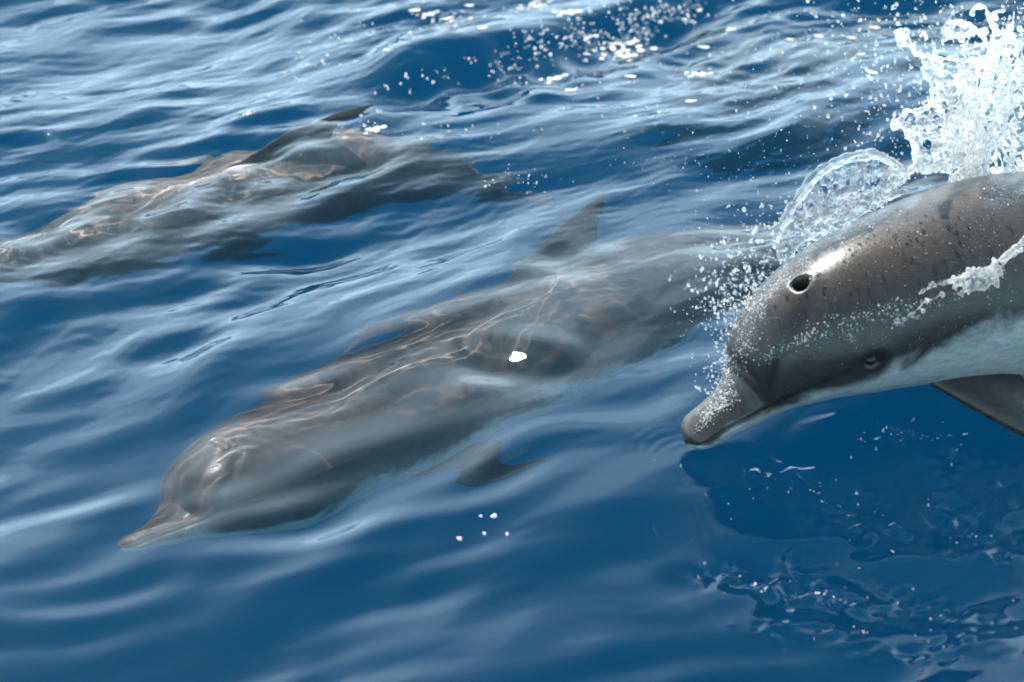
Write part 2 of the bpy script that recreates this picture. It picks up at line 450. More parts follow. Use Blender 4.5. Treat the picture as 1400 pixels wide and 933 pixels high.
def dolphin_body(sp, detail=1.0, seed=0, pale_line=None, blow=True):
    ss = np.concatenate([np.linspace(0, .02, int(8*detail)), np.arange(.02, .48, .0036/detail)[1:], np.arange(.48, 2.42, .016/detail), [2.42]])
    nc = int(232*detail)
    th = np.linspace(0, 2*math.pi, nc, endpoint=False)
    S, TH = np.meshgrid(ss, th, indexing='ij')
    top = pchip(PS, PT, ss)[:, None]; bot = pchip(PS, PB, ss)[:, None]; wid = pchip(PS, PW, ss)[:, None]
    c, s_ = np.cos(TH), np.sin(TH)
    # rounded-box sections on the beak, ellipses elsewhere
    vert = np.where(c > 0, top, bot)
    # blended so that the change between back and belly half is smooth
    n = vert*c; b = wid*s_
    sgn = np.sign(s_)
    ang = np.abs(np.where(TH > math.pi, TH-2*math.pi, TH))*180/math.pi   # 0 back, 180 belly
    disp = np.zeros_like(S)
    # mouth line: runs along the beak then rises towards the eye
    mouth = np.interp(S, [0, .02, .10, .16, .22, .27, .30], [76, 75, 76, 79, 82, 82, 78])
    wm = np.interp(S, [0, .1, .3], [6, 5, 3.2])
    on = sstep(.004, .02, S)*sstep(.31, .27, S)
    disp -= .0042*on*np.exp(-.5*((ang-mouth)/wm)**2)
    disp += .0026*on*np.exp(-.5*((ang-mouth-14)/9)**2)
    disp += .0022*on*np.exp(-.5*((ang-mouth+12)/8)**2)
    # crease between beak and melon, and the groove along the melon's side up to the blowhole
    cre = .150-.016*np.clip(ang-25, 0, 60)/60
    disp -= .006*np.exp(-.5*((S-cre)/.006)**2)*sstep(75, 35, ang)
    gro = np.interp(S, [.15, .18, .22, .26, .30], [64, 50, 36, 25, 16])
    disp -= .0050*sstep(.150, .175, S)*sstep(.31, .24, S)*np.exp(-.5*((ang-gro)/6)**2)
    # brow and eye bulge
    eye_s, eye_a = .318, 80
    disp += .0045*np.exp(-.5*(((S-eye_s)/.035)**2+((ang-eye_a)/9)**2))
    disp -= .010*np.exp(-.5*(((S-eye_s)/.011)**2+((ang-eye_a)/3.4)**2))
    # blowhole: raised lip and pit
    ta = np.where(TH > math.pi, TH-2*math.pi, TH)*.138
    rr = np.sqrt(((S-.284+ta*ta*9)/.0105)**2+(ta/.0165)**2)
    bh = 1.0 if blow else 0.12
    disp += .0022*bh*np.exp(-.5*((rr-1.4)/.5)**2)*(1+.5*np.sin(3*TH+S*60))
    pit = bh*sstep(1.05, .55, rr)
    disp -= .040*pit
    # throat and belly unevenness
    disp += .0016*np.sin(S*21+seed)*np.sin(TH*3+S*7)*sstep(.2, .5, S)
    r = np.sqrt(n*n+b*b)+1e-6
    n2 = n*(1+disp/r); b2 = b*(1+disp/r)
    P = sp.pt(S, n2, b2)
    me = mesh_np('dolphin_body', P.reshape(-1, 3), grid_faces(len(ss), nc, True))
    # pigment: 0 dark cape, 1 pale belly
    edge = pale_line if pale_line is not None else ([0, .10, .17, .30, .42, .6, .9, 1.3, 1.8, 2.4], [106, 112, 112, 112, 116, 112, 118, 126, 132, 145])
    el = np.interp(S, edge[0], edge[1])
    pat = .5+(ang-el)/46
    pat = np.clip(pat, .0, 1.0)
    cape = np.interp(S, [0, .14, .3, .6, 1.2, 2.4], [66, 66, 66, 58, 70, 90])
    pat = np.minimum(pat, np.where(ang < cape, .02+.26*sstep(-26, 0, ang-cape), .28+.2*sstep(0, 22, ang-cape)+np.clip(pat-.45, 0, 1)))
    tip = np.exp(-(S/.016)**2)
    pat = np.clip(pat+tip*.75*sstep(60, 95, ang), 0, 1)
    bk = sstep(.17, .12, S)
    pat = pat*(1-bk)+bk*np.maximum(pat, .04+.46*sstep(30, 72, ang))
    add_attr(me, 'pat', pat)
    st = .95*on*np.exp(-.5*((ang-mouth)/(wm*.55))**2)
    st = np.maximum(st, np.clip(1.5*np.exp(-.5*(((S-eye_s)/.020)**2+((ang-eye_a)/6.0)**2)), 0, 1))  # dark eye patch, with the hollow's shade painted in
    st = np.maximum(st, .55*np.exp(-.5*((ang-(eye_a+2+(eye_s-S)*20))/3.5)**2)*sstep(.17, .2, S)*sstep(.36, .33, S))
    st = np.maximum(st, pit)  # shade of the blowhole pit put into the colour
    st = np.maximum(st, .75*sstep(.150, .175, S)*sstep(.31, .24, S)*np.exp(-.5*((ang-gro)/5)**2))  # groove shade painted dark, the beak crease below likewise
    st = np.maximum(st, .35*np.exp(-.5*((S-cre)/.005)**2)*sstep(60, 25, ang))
    add_attr(me, 'marks_and_shade', st)
    return me, eye_s, eye_a

def fin_mesh(name, sp, le, te, thick, nv=40, nu=28):
    """le, te: three (s, n, b) control points each, root to tip; last points meet at the tip"""
    le = np.array(le, float); te = np.array(te, float)
    v = np.linspace(0, 1, nv)[:, None]
    v = v**.85
    bz = lambda P: (1-v)**2*P[0]+2*v*(1-v)*P[1]+v*v*P[2]
    A, Bq = bz(le), bz(te)
    u = (1-np.cos(np.linspace(0, math.pi, nu)))/2
    prof = 2.2*(.35*np.sqrt(u)-.14*u-.35*u**2+.14*u**3)/.3
    mid = A[:, None, :]+(Bq-A)[:, None, :]*u[None, :, None]
    ch = np.linalg.norm(Bq-A, axis=1)[:, None]
    # local thickness direction: across span and chord
    span = (le[2]+te[2]-le[0]-te[0]); cd = te[0]-le[0]
    nrm = np.cross(span, cd); nrm /= np.linalg.norm(nrm)
    t = thick*prof[None, :]*(ch/ch[0])*.5
    up = mid+nrm*t[..., None]; dn = mid-nrm*t[..., None]
    loop = np.concatenate([up, dn[:, ::-1][:, 1:-1]], 1)
    W = sp.pt(loop[..., 0], loop[..., 1], loop[..., 2])
    nrw, ncw = W.shape[:2]
    V = W.reshape(-1, 3); F = grid_faces(nrw, ncw, True)
    # outward faces whichever side the fin is on
    o_ = V.mean(0); T3 = V[F[:, :3]]-o_
    if np.einsum('ij,ij->i', T3[:, 0], np.cross(T3[:, 1], T3[:, 2])).sum() < 0: F = F[:, ::-1]
    me = mesh_np(name, V, F)
    add_attr(me, 'pat', np.full(len(V), .02)); add_attr(me, 'marks_and_shade', np.zeros(len(V)))
    return me

def uv_sphere(name, r=1.0, seg=16, ring=10, sc3=(1, 1, 1)):
    th = np.linspace(0, math.pi, ring+1)[:, None]; ph = np.linspace(0, 2*math.pi, seg, endpoint=False)[None, :]
    V = np.stack([np.sin(th)*np.cos(ph)*sc3[0], np.sin(th)*np.sin(ph)*sc3[1], np.cos(th)*np.ones_like(ph)*sc3[2]], -1).reshape(-1, 3)*r
    return mesh_np(name, V, grid_faces(ring+1, seg, True)[:, ::-1])

def make_dolphin(pts, scale, roll, label, mat, detail=1.0, receiver=True, pale_line=None, eyes=True, fins=('dorsal', 'pec', 'fluke'), pec=None, seed=0, group=None, blow=False, dh=.45):
    sp = Spine(pts, scale, roll)
    base = sp.C[0]
    root = bpy.data.objects.new('dolphin', None); COL.objects.link(root)
    ctr = sp.pt(1.0, 0.0, 0.0); root.location = ctr
    tag(root, label, 'dolphin', group)
    inv = Matrix.Translation(-Vector(ctr))
    parts = []
    me, es, ea = dolphin_body(sp, detail, seed, pale_line, blow)
    def part(name, me, m):
        me.transform(inv)
        o = link(name, me, m, root); o.cycles.is_caustics_receiver = receiver; parts.append(o); return o
    body = part('body', me, mat)
    if 'dorsal' in fins:
        part('dorsal_fin', fin_mesh('dorsal_fin', sp, [(.98, .175, 0), (1.22, dh*.8, 0), (1.43, dh, 0)], [(1.36, .150, 0), (1.33, dh*.62, 0), (1.43, dh, 0)], .035), mat)
    for sd in (1, -1):
        if 'pec' in fins:
            l, t_ = pec[sd] if pec and sd in pec else ([(.52, -.105, .095*sd), (.60, -.17, .30*sd), (.90, -.22, .36*sd)], [(.68, -.11, .095*sd), (.74, -.15, .23*sd), (.90, -.22, .36*sd)])
            part('pectoral_fin', fin_mesh('pectoral_fin', sp, l, t_, .034), mat)
        if 'fluke' in fins:
            part('tail_fluke', fin_mesh('tail_fluke', sp, [(2.22, 0, .0*sd), (2.26, 0, .20*sd), (2.50, 0, .30*sd)], [(2.44, 0, 0), (2.40, 0, .14*sd), (2.50, 0, .30*sd)], .03), mat)
        if eyes:
            a = math.radians(ea)
            wd = float(pchip(PS, PW, np.array([es]))[0])
            e = uv_sphere('eye', .0125*scale, 20, 12)
            p = sp.pt(es, (float(pchip(PS, PB, np.array([es]))[0]))*math.cos(a), (wd-.0105)*math.sin(a)*sd)
            e.transform(Matrix.Translation(Vector(p)))
            part('eye', e, M_EYE)
    if blow:
        # dark ball painting in the shade at the bottom of the blowhole
        h = uv_sphere('blowhole', .011*scale, 20, 12)
        p = sp.pt(.284, float(pchip(PS, PT, np.array([.284]))[0])-.040, 0)
        h.transform(Matrix.Translation(Vector(p)))
        part('blowhole', h, M_HOLE)
    return root, sp, body, parts

# leaping dolphin: its spine lies in one upright plane through the beak tip
tip = at_z(937, 605, .038)
HEAD = math.radians(27)
hv = np.array([math.cos(HEAD), math.sin(HEAD), 0])        # tailward direction in plan
pn = np.array([-math.sin(HEAD), math.cos(HEAD), 0])
def onp(px, py, off=0.0): return at_plane(px, py, tip+pn*off, pn)
lead = [onp(*p) for p in ((937, 605), (972, 577), (1013, 548), (1060, 500), (1120, 455), (1200, 418), (1300, 388), (1400, 378), (1520, 392), (1650, 436), (1780, 510), (1900, 600))]
ROLLV = [.10, .12, .14, .14, .12]
DP1 = {1: ([(.44, -.09, .09), (.58, -.17, .30), (1.0, -.24, .36)], [(.61, -.09, .09), (.74, -.11, .26), (1.0, -.24, .36)])}
DP1[-1] = tuple([(a_, b_, -c_) for a_, b_, c_ in q] for q in DP1[1])
d1, sp1, body1, parts1 = make_dolphin(lead, 1.08, ROLLV, 'dark grey dolphin leaping out of the water with spray over its back', M_SKIN, 1.25, False, seed=1, blow=True, pec=DP1,
    pale_line=([0, .03, .10, .17, .30, .40, .55, .70, .9, 1.3, 1.8, 2.4], [80, 82, 80, 80, 84, 80, 70, 66, 74, 96, 120, 140]))

def swim(ptsz): return [under(*p) for p in ptsz]
mid_pts = swim([(163, 757, -.27), (205, 737, -.28), (250, 712, -.30), (350, 648, -.34), (480, 584, -.39), (620, 519, -.42), (760, 455, -.43), (900, 394, -.44), (1040, 338, -.46), (1200, 276, -.50), (1360, 215, -.52), (1500, 160, -.54)])
DP = {1: ([(.62, -.12, .095), (.74, -.17, .22), (.94, -.18, .27)], [(.80, -.12, .095), (.86, -.15, .18), (.94, -.18, .27)])}
DP[-1] = tuple([(a_, b_, -c_) for a_, b_, c_ in q] for q in DP[1])
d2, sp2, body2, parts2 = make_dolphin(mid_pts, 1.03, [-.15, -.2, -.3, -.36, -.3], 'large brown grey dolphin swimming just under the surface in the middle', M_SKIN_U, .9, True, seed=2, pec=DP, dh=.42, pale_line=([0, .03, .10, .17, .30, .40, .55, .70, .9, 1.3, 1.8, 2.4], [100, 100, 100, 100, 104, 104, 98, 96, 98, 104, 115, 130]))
Wt = at_z(497, 130, .060); K3 = .74
hd = np.array([math.cos(.51), math.sin(.51), 0])
left_pts = [Wt-np.array([0, 0, .375*K3])+hd*K3*(q-1.48)-np.array([0, 0, .09*max(0, 1.3-q)**1.6+.6*max(0, q-1.3)**1.6]) for q in np.linspace(0, 2.6, 12)]
d3, sp3, body3, parts3 = make_dolphin(left_pts, K3, 0.0, 'brown dolphin under the surface at the left with its dark dorsal fin tip poking out', M_SKIN_VEILED, .6, True, seed=3, dh=.375, fins=('dorsal', 'fluke'))
far_pts = swim([(850, 160, -1.5), (930, 130, -1.5), (1030, 95, -1.5), (1130, 65, -1.5), (1230, 35, -1.5), (1350, 0, -1.5), (1480, -40, -1.5), (1600, -80, -1.5)])
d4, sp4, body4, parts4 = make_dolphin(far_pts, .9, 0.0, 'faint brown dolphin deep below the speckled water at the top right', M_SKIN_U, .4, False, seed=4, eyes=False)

# ------------------------------------------------------------------ splash geometry
dgp = bpy.context.evaluated_depsgraph_get()
def bvh_of(obs):
    V = []; F = []
    for o in obs:
        off = len(V); mw = Matrix.Translation(o.parent.location)
        V += [mw @ v.co for v in o.data.vertices]; F += [tuple(i+off for i in p.vertices) for p in o.data.polygons]
    return BVHTree.FromPolygons(V, F)
BV1 = bvh_of([body1])
def on_body(px, py):
    d = ray(px, py)
    h = BV1.ray_cast(Vector(C0), Vector(d))
    if h[0] is None: return None, None
    n = np.array(h[1])
    return np.array(h[0]), (n if np.dot(n, d) < 0 else -n)

class Blob:
    """collects tubes, balls and sheets; fused by a voxel remesh into one skin of water"""
    def __init__(self): self.v = []; self.f = []; self.n = 0
    def add(self, V, F):
        self.v.append(np.asarray(V, float)); self.f += [tuple(int(i)+self.n for i in q) for q in F]; self.n += len(V)
    def tube(self, P, R, seg=8):
        P = np.array(P, float); n = len(P)
        T = np.gradient(P, axis=0); T /= np.linalg.norm(T, axis=1)[:, None]+1e-9
        a = np.cross(T, [0.3, -.8, .5]); a /= np.linalg.norm(a, axis=1)[:, None]+1e-9; b = np.cross(T, a)
        th = np.linspace(0, 2*math.pi, seg, endpoint=False)
        V = P[:, None, :]+(a[:, None, :]*np.cos(th)[None, :, None]+b[:, None, :]*np.sin(th)[None, :, None])*np.asarray(R)[:, None, None]
        F = list(grid_faces(n, seg, True)); self.add(V.reshape(-1, 3), F+[tuple(range(seg))[::-1], tuple(range((n-1)*seg, n*seg))])
    def ball(self, c, r, q=1):
        th = np.linspace(0, math.pi, 6)[:, None]; ph = np.linspace(0, 2*math.pi, 8, endpoint=False)[None, :]
        V = np.stack([np.sin(th)*np.cos(ph), np.sin(th)*np.sin(ph), np.cos(th)*np.ones_like(ph)], -1).reshape(-1, 3)*r+np.array(c)
        self.add(V, grid_faces(6, 8, True))
    def build(self, name, mat, voxel, parent=None, noise=.002, nscale=60, smooth=2):
        me = bpy.data.meshes.new(name); me.from_pydata(np.concatenate(self.v).tolist(), [], self.f)
        o = bpy.data.objects.new(name+'_raw', me); COL.objects.link(o)
        md = o.modifiers.new('remesh', 'REMESH'); md.mode = 'VOXEL'; md.voxel_size = voxel
        sm = o.modifiers.new('smooth', 'SMOOTH'); sm.iterations = smooth; sm.factor = .5
        dg = bpy.context.evaluated_depsgraph_get(); ev = o.evaluated_get(dg)
        m2 = bpy.data.meshes.new_from_object(ev)
        bpy.data.objects.remove(o); m2.name = name
        k = len(m2.vertices); co = np.empty(k*3, np.float32); m2.vertices.foreach_get('co', co); co = co.reshape(-1, 3)
        nr = np.empty(k*3, np.float32); m2.vertices.foreach_get('normal', nr); nr = nr.reshape(-1, 3)
        d = rnd_field(co[:, 0]+co[:, 2]*.7, co[:, 1]-co[:, 2]*.8, 1.0/nscale, 14, 77)*.6+rnd_field(co[:, 0]-co[:, 1]*.4, co[:, 2]*1.2, 1.5/nscale, 10, 78)*.5
        co += nr*(d*noise)[:, None]
        m2.vertices.foreach_set('co', co.ravel())
        m2.polygons.foreach_set('use_smooth', np.ones(len(m2.polygons), dtype=bool)); m2.update()
        m2.materials.clear()
        return link(name, m2, mat, parent)
def resample(pts, step):
    P = np.array(pts, float)
    E = np.vstack([2*P[0]-P[1], P, 2*P[-1]-P[-2]]); Q = []
    for i in range(1, len(E)-2):
        m = max(3, int(np.linalg.norm(E[i+1]-E[i])/step))
        for t in np.linspace(0, 1, m, endpoint=False):
            a, b, c, d = E[i-1], E[i], E[i+1], E[i+2]; Q.append(.5*((2*b)+(c-a)*t+(2*a-5*b+4*c-d)*t*t+(3*b-a-3*c+d)*t**3))
    Q.append(P[-1]); return np.array(Q)
rs = np.random.RandomState(5)
def strand(bl, pxs, off, r0, r1, jit=.010, beads=.5, fringe=0):
    Q = resample([onp(x, y, o_) for (x, y), o_ in zip(pxs, off if hasattr(off, '__len__') else [off]*len(pxs))], .006)
    n = len(Q); ph = rs.uniform(0, 6.28, 6); t = np.arange(n)*.006
    for k in range(3): Q[:, k] += jit*.5*(np.sin(t*60+ph[k])+.6*np.sin(t*130+ph[k+3]))*.5
    R = np.interp(np.linspace(0, 1, n), [0, 1], [r0, r1])*(.75+.35*np.sin(t*170+ph[0])*np.sin(t*71+ph[1])+.2*rs.rand(n))
    bl.tube(Q, np.maximum(R, .0013))
    for i in range(n):
        if rs.rand() < beads*.25: bl.ball(Q[i]+rs.normal(0, .005, 3), rs.uniform(.003, .0075))
        if rs.rand() < fringe*.1:
            d = rs.normal(0, 1, 3); d[2] = abs(d[2])+.4; d /= np.linalg.norm(d); L = rs.uniform(.012, .04)
            K = np.array([Q[i]+d*L*u+rs.normal(0, .0012, 3) for u in np.linspace(0, 1, 6)]); bl.tube(K, np.linspace(.003, .0015, 6)); bl.ball(K[-1], rs.uniform(.0025, .005))
    return Q
def sheet(bl, poly, off, t=.0022, bulge=.02, seed=0, step=5.0, hole=-9):
    """thin wavy film filling a pixel polygon"""
    poly = np.array(poly, float)
    x0, y0 = poly.min(0); x1, y1 = poly.max(0)
    gx = np.arange(x0, x1+step, step); gy = np.arange(y0, y1+step, step)
    def inside(x, y):
        c = False; j = len(poly)-1
        for i in range(len(poly)):
            if (poly[i][1] > y) != (poly[j][1] > y) and x < (poly[j][0]-poly[i][0])*(y-poly[i][1])/(poly[j][1]-poly[i][1])+poly[i][0]: c = not c
            j = i
        return c
    GXm, GYm = np.meshgrid(gx, gy)
    wob = rnd_field(GXm, GYm, 45, 8, 100+seed)*.5+rnd_field(GXm, GYm, 16, 10, 200+seed)*.25
    hol = rnd_field(GXm, GYm, 34, 9, 300+seed)
    ins = np.array([[inside(x, y) for x in gx] for y in gy]) & (hol > hole)
    P = np.array([[onp(GXm[i, j], GYm[i, j], off+bulge*wob[i, j]) for j in range(len(gx))] for i in range(len(gy))])
    th = t*(1+.5*rnd_field(GXm, GYm, 14, 8, 400+seed)); th = np.maximum(th, t*.35)
    A = P-pn*th[..., None]; Bp = P+pn*th[..., None]
    nr, nc = P.shape[:2]; idx = np.arange(nr*nc).reshape(nr, nc)
    F = []
    cell = ins[:-1, :-1] & ins[1:, :-1] & ins[:-1, 1:] & ins[1:, 1:]
    N0 = nr*nc
    def c_(i, j): return 0 <= i < nr-1 and 0 <= j < nc-1 and cell[i, j]
    for i in range(nr-1):
        for j in range(nc-1):
            if not cell[i, j]: continue
            a, b, c, d = idx[i, j], idx[i, j+1], idx[i+1, j+1], idx[i+1, j]
            F.append((a, b, c, d)); F.append((a+N0, d+N0, c+N0, b+N0))
            if not c_(i-1, j): F.append((b, a, a+N0, b+N0))
            if not c_(i+1, j): F.append((d, c, c+N0, d+N0))
            if not c_(i, j-1): F.append((a, d, d+N0, a+N0))
            if not c_(i, j+1): F.append((c, b, b+N0, c+N0))
    bl.add(np.concatenate([A.reshape(-1, 3), Bp.reshape(-1, 3)]), F)

# ---- the tall splash rising behind the back
splash = bpy.data.objects.new('splash', None); COL.objects.link(splash)
tag(splash, 'tall white crown of splashing water thrown up behind the leaping dolphin', 'splash')
bl = Blob()
O = .17
S = lambda pts, r0, r1, off=O, **k: strand(bl, pts, off, r0, r1, **k)
S([(1228, 57), (1240, 61), (1250, 68), (1262, 78)], .007, .0035)
for q in range(14): bl.ball(onp(1231+rs.normal(0, 5), 52+rs.normal(0, 5), O+rs.normal(0, .006)), rs.uniform(.004, .009))
S([(1258, 72), (1275, 82), (1292, 80), (1312, 79), (1330, 86), (1348, 88)], .0045, .006, fringe=.5)
S([(1262, 78), (1266, 100), (1272, 122), (1272, 143), (1258, 150), (1240, 152), (1232, 163), (1224, 171)], .004, .007, fringe=.4)
S([(1222, 170), (1240, 176), (1262, 183), (1285, 190), (1306, 194)], .010, .006, fringe=.3)
S([(1306, 194), (1322, 178), (1334, 150), (1342, 120), (1350, 90), (1357, 60), (1355, 34), (1348, 14), (1336, 11), (1329, 22)], .007, .0045, fringe=.8)
S([(1355, 34), (1362, 18), (1376, 13)], .004, .003)
S([(1240, 176), (1250, 198), (1250, 220), (1242, 246)], .008, .007)
S([(1290, 46), (1297, 34), (1310, 30), (1326, 35), (1333, 42), (1325, 50), (1308, 46)], .006, .004, fringe=.3)
for q in range(12): bl.ball(onp(1298+rs.normal(0, 7), 42+rs.normal(0, 5), O+rs.normal(0, .006)), rs.uniform(.003, .007))
S([(1333, 42), (1345, 52), (1352, 66)], .004, .006)
S([(1352, 66), (1372, 60), (1386, 56), (1390, 75), (1392, 110)], .006, .006, fringe=.4)
S([(1308, 105), (1312, 120), (1325, 125), (1334, 134)], .004, .003)
for q in range(38):   # fan of strands from the back up into the crown
    bx = rs.uniform(1300, 1440); tx = 1352+rs.normal(0, 26)+(bx-1350)*.5; ty = rs.uniform(30, 150)
    by = 246+rs.uniform(-6, 16)
    mx = (bx+tx)/2+rs.normal(0, 10)-8; my = (by+ty)/2+rs.normal(0, 10)
    o1 = O+rs.normal(0, .03)
    S([(bx, by), ((bx+mx)/2-4, (by+my)/2), (mx, my), (tx, ty)], rs.uniform(.0018, .0042), rs.uniform(.0012, .0026), off=o1, jit=.014, beads=.8, fringe=.8)
for q in range(60):
    x = 1355+rs.normal(0, 30); y = rs.uniform(15, 235); 
    if x < 1300+abs(y-150)*.25: continue
    bl.ball(onp(x, y, O+rs.normal(0, .035)), rs.uniform(.003, .0085))
for q in range(30):
    t_ = rs.rand(); S([(1250+t_*80, 235-t_*18+rs.normal(0, 3)), (1258+t_*85, 228-t_*15), (1270+t_*80, 235-t_*16)], .004, .005, off=O-.03, beads=1.0)
sp_thick = bl.build('splash_strands', M_SPLASH, .0018, splash, .0012, 70, 1)
bl = Blob()
sheet(bl, [(1266, 82), (1300, 84), (1345, 90), (1342, 122), (1328, 165), (1306, 192), (1262, 182), (1232, 168), (1250, 154), (1272, 146), (1270, 110)], O, .0016, .02, 1, 4)
sheet(bl, [(1242, 178), (1300, 194), (1335, 190), (1330, 225), (1262, 244), (1248, 215)], O, .0016, .02, 2, 4)
sheet(bl, [(1330, 150), (1350, 90), (1375, 62), (1420, 60), (1440, 240), (1310, 236), (1306, 196)], O+.02, .0012, .03, 3, 4, hole=.15)
sheet(bl, [(1350, 60), (1420, 40), (1440, 236), (1330, 236)], O-.03, .0012, .03, 5, 4, hole=.45)
bl.build('splash_film', M_SHEET, .0026, splash, .0012, 60, 0)
# ---- the smooth arched lip of water in front of it
arch = bpy.data.objects.new('arching_water_lip', None); COL.objects.link(arch)
tag(arch, 'clear arching lip of water with a smooth rounded rim along the dolphin back', 'splash')
bl = Blob()
rim = [(1058, 330), (1066, 308), (1078, 288), (1094, 262), (1108, 244), (1126, 228), (1150, 217), (1178, 209), (1200, 211), (1222, 222), (1236, 238)]
strand(bl, rim, .10, .0070, .0085, jit=.001, beads=0)
strand(bl, [(x+3, y+7) for x, y in rim], .09, .0040, .0050, jit=.002, beads=.12)
bl.build('rim', splash_mat('clear_rim_water', .02, .12), .0026, arch, .0004, 40, 3)
bl = Blob()
sheet(bl, rim+[(1245, 262), (1190, 292), (1130, 322), (1085, 352), (1062, 372)], .09, .0016, .014, 7, 4, hole=-2.2)
for q in range(46):
    a = rs.rand(); x = 1075+a*150+rs.normal(0, 6); y = 345-a*85+rs.normal(0, 5); L = rs.uniform(25, 60)
    strand(bl, [(x, y), (x+L*.3, y-L*.45), (x+L*.75, y-L*.6)], .085+rs.normal(0, .008), .0028, .0014, jit=.004, beads=.25)
bl.build('film', splash_mat('rippled_film_water', .02, .04, bump=.25, clear=.5), .0026, arch, .0009, 70, 1)

# ---- ribbon of water sliding down the flank
ribbon = bpy.data.objects.new('water_ribbon', None); COL.objects.link(ribbon)
tag(ribbon, 'ribbon of water streaming off the flank of the leaping dolphin', 'splash')
bl = Blob()
def body_strand(bl, pxs, r0, r1, lift=.006, beads=.6, jit=2.0):
    r0 *= 1.05; r1 *= 1.05
    P = []
    for i in range(len(pxs)-1):
        (x0, y0), (x1, y1) = pxs[i], pxs[i+1]
        m = max(2, int(math.hypot(x1-x0, y1-y0)/4))
        for t in np.linspace(0, 1, m, endpoint=False):
            p, n = on_body(x0+(x1-x0)*t+rs.normal(0, jit*.4), y0+(y1-y0)*t+rs.normal(0, jit*.4))
            if p is not None: P.append(p+n*lift)
    if len(P) < 3: return
    P = np.array(P)
    bl.tube(P, np.maximum(np.interp(np.linspace(0, 1, len(P)), [0, 1], [r0, r1])*rs.uniform(.5, 1.4, len(P)), .001))
    for p in P:
        if rs.rand() < beads: bl.ball(p+rs.normal(0, .004, 3), rs.uniform(.0018, .0055))
body_strand(bl, [(1440, 312), (1400, 340), (1372, 358), (1352, 380), (1325, 395), (1300, 403)], .003, .003, .012, .3, .5)
body_strand(bl, [(1440, 295), (1400, 325), (1385, 342), (1368, 352), (1352, 364), (1350, 378)], .004, .005, .02, .8)
for q in range(10):
    body_strand(bl, [(1360+rs.normal(0, 8), 372+rs.normal(0, 6)), (1330+rs.normal(0, 6), 382+rs.normal(0, 5)), (1298+rs.normal(0, 6), 392+rs.normal(0, 7))], .003, .004, .008+rs.rand()*.012, .7)
body_strand(bl, [(1298, 385), (1278, 390), (1262, 398), (1250, 405)], .004, .002, .006, .6)
body_strand(bl, [(1290, 402), (1262, 414), (1248, 430), (1232, 440), (1215, 446)], .002, .002, .003, .8)
rb_ = bl.build('ribbon', splash_mat('ribbon_water', .04, .24, bump=.3), .0018, ribbon, .0006, 90, 1); 

# ------------------------------------------------------------------ droplets
ICO = None
def ico():
    import bmesh
    bm = bmesh.new(); bmesh.ops.create_icosphere(bm, subdivisions=2, radius=1.0)
    V = np.array([v.co[:] for v in bm.verts]); F = np.array([[v.index for v in f.verts] for f in bm.faces]); bm.free(); return V, F
IV, IF = ico()
import bmesh
def many(name, cs, rad, mat, flat=None):
    cs = np.array(cs); rad = np.array(rad); n = len(cs)
    st = rs.uniform(.7, 1.2, (n, 1, 3)); st[:, :, 2] *= rs.uniform(.8, 1.5, (n, 1))
    V = IV[None]*rad[:, None, None]*st+cs[:, None, :]
    F = IF[None]+(np.arange(n)*len(IV))[:, None, None]
    return link(name, mesh_np(name, V.reshape(-1, 3), F.reshape(-1, 3)), mat)
air = []; airr = []
def cloud(n, cx, cy, sx, sy, deg, r0, r1, off=(0.0, .12), clump=0):
    a = math.radians(deg)
    for q in range(n):
        u, v = rs.normal(0, sx), rs.normal(0, sy)
        x = cx+u*math.cos(a)+v*math.sin(a); y = cy-u*math.sin(a)+v*math.cos(a)
        r = r0*(r1/r0)**(rs.rand()**2.2)
        p = onp(x, y, rs.uniform(*off)); p[2] = max(p[2], .01)
        air.append(p); airr.append(r)
        if clump and rs.rand() < clump:
            for k in range(rs.randint(1, 4)): air.append(p+rs.normal(0, r*1.5, 3)); airr.append(r*rs.uniform(.5, .9))
cloud(520, 1008, 440, 60, 14, 68, .0008, .0032, (0, .10), .3)       # in front of the melon
cloud(260, 985, 400, 32, 22, 60, .0008, .0030, (0, .14), .3)
cloud(300, 1000, 500, 34, 8, 68, .0007, .0022, (0, .06), .3)
cloud(170, 1030, 330, 45, 30, 30, .0009, .0038, (.02, .2), .3)
cloud(520, 1130, 300, 62, 24, 33, .0006, .0026, (.0, .09), .4)     # over the arch
cloud(180, 1225, 40, 75, 40, 0, .0009, .0038, (.0, .25), .35)
cloud(130, 1230, 110, 60, 40, 0, .0009, .0036, (.0, .25), .3)
cloud(300, 1340, 70, 60, 50, 0, .0009, .0038, (.0, .22), .4)
cloud(120, 1385, 60, 25, 50, 0, .0012, .0042, (.0, .22), .4)
cloud(520, 1110, 130, 150, 75, 10, .0006, .0018, (.0, .5))           # fine mist
cloud(170, 1010, 240, 80, 60, 10, .0006, .0016, (.0, .5))
cloud(120, 1230, 160, 40, 40, 10, .0008, .0034, (.0, .2), .3)
order = np.argsort(-np.array(airr))
air = np.array(air)[order]; airr = np.array(airr)[order]
NBIG = 170
dm = None
for i in range(NBIG):
    if dm is None: dm = mesh_np('water_droplet', IV, IF); dm.materials.append(M_DROP)
    o = link('water_droplet', dm, None, None, air[i]); o.scale = tuple(airr[i]*rs.uniform(.85, 1.2, 3))
    tag(o, 'clear round water droplet flying in the spray around the leaping dolphin', 'droplet', 'flying water droplets')
tag(many('spray', air[NBIG:], airr[NBIG:], M_DROP), 'fine spray of tiny droplets around the leaping dolphin', 'spray', kind='stuff')

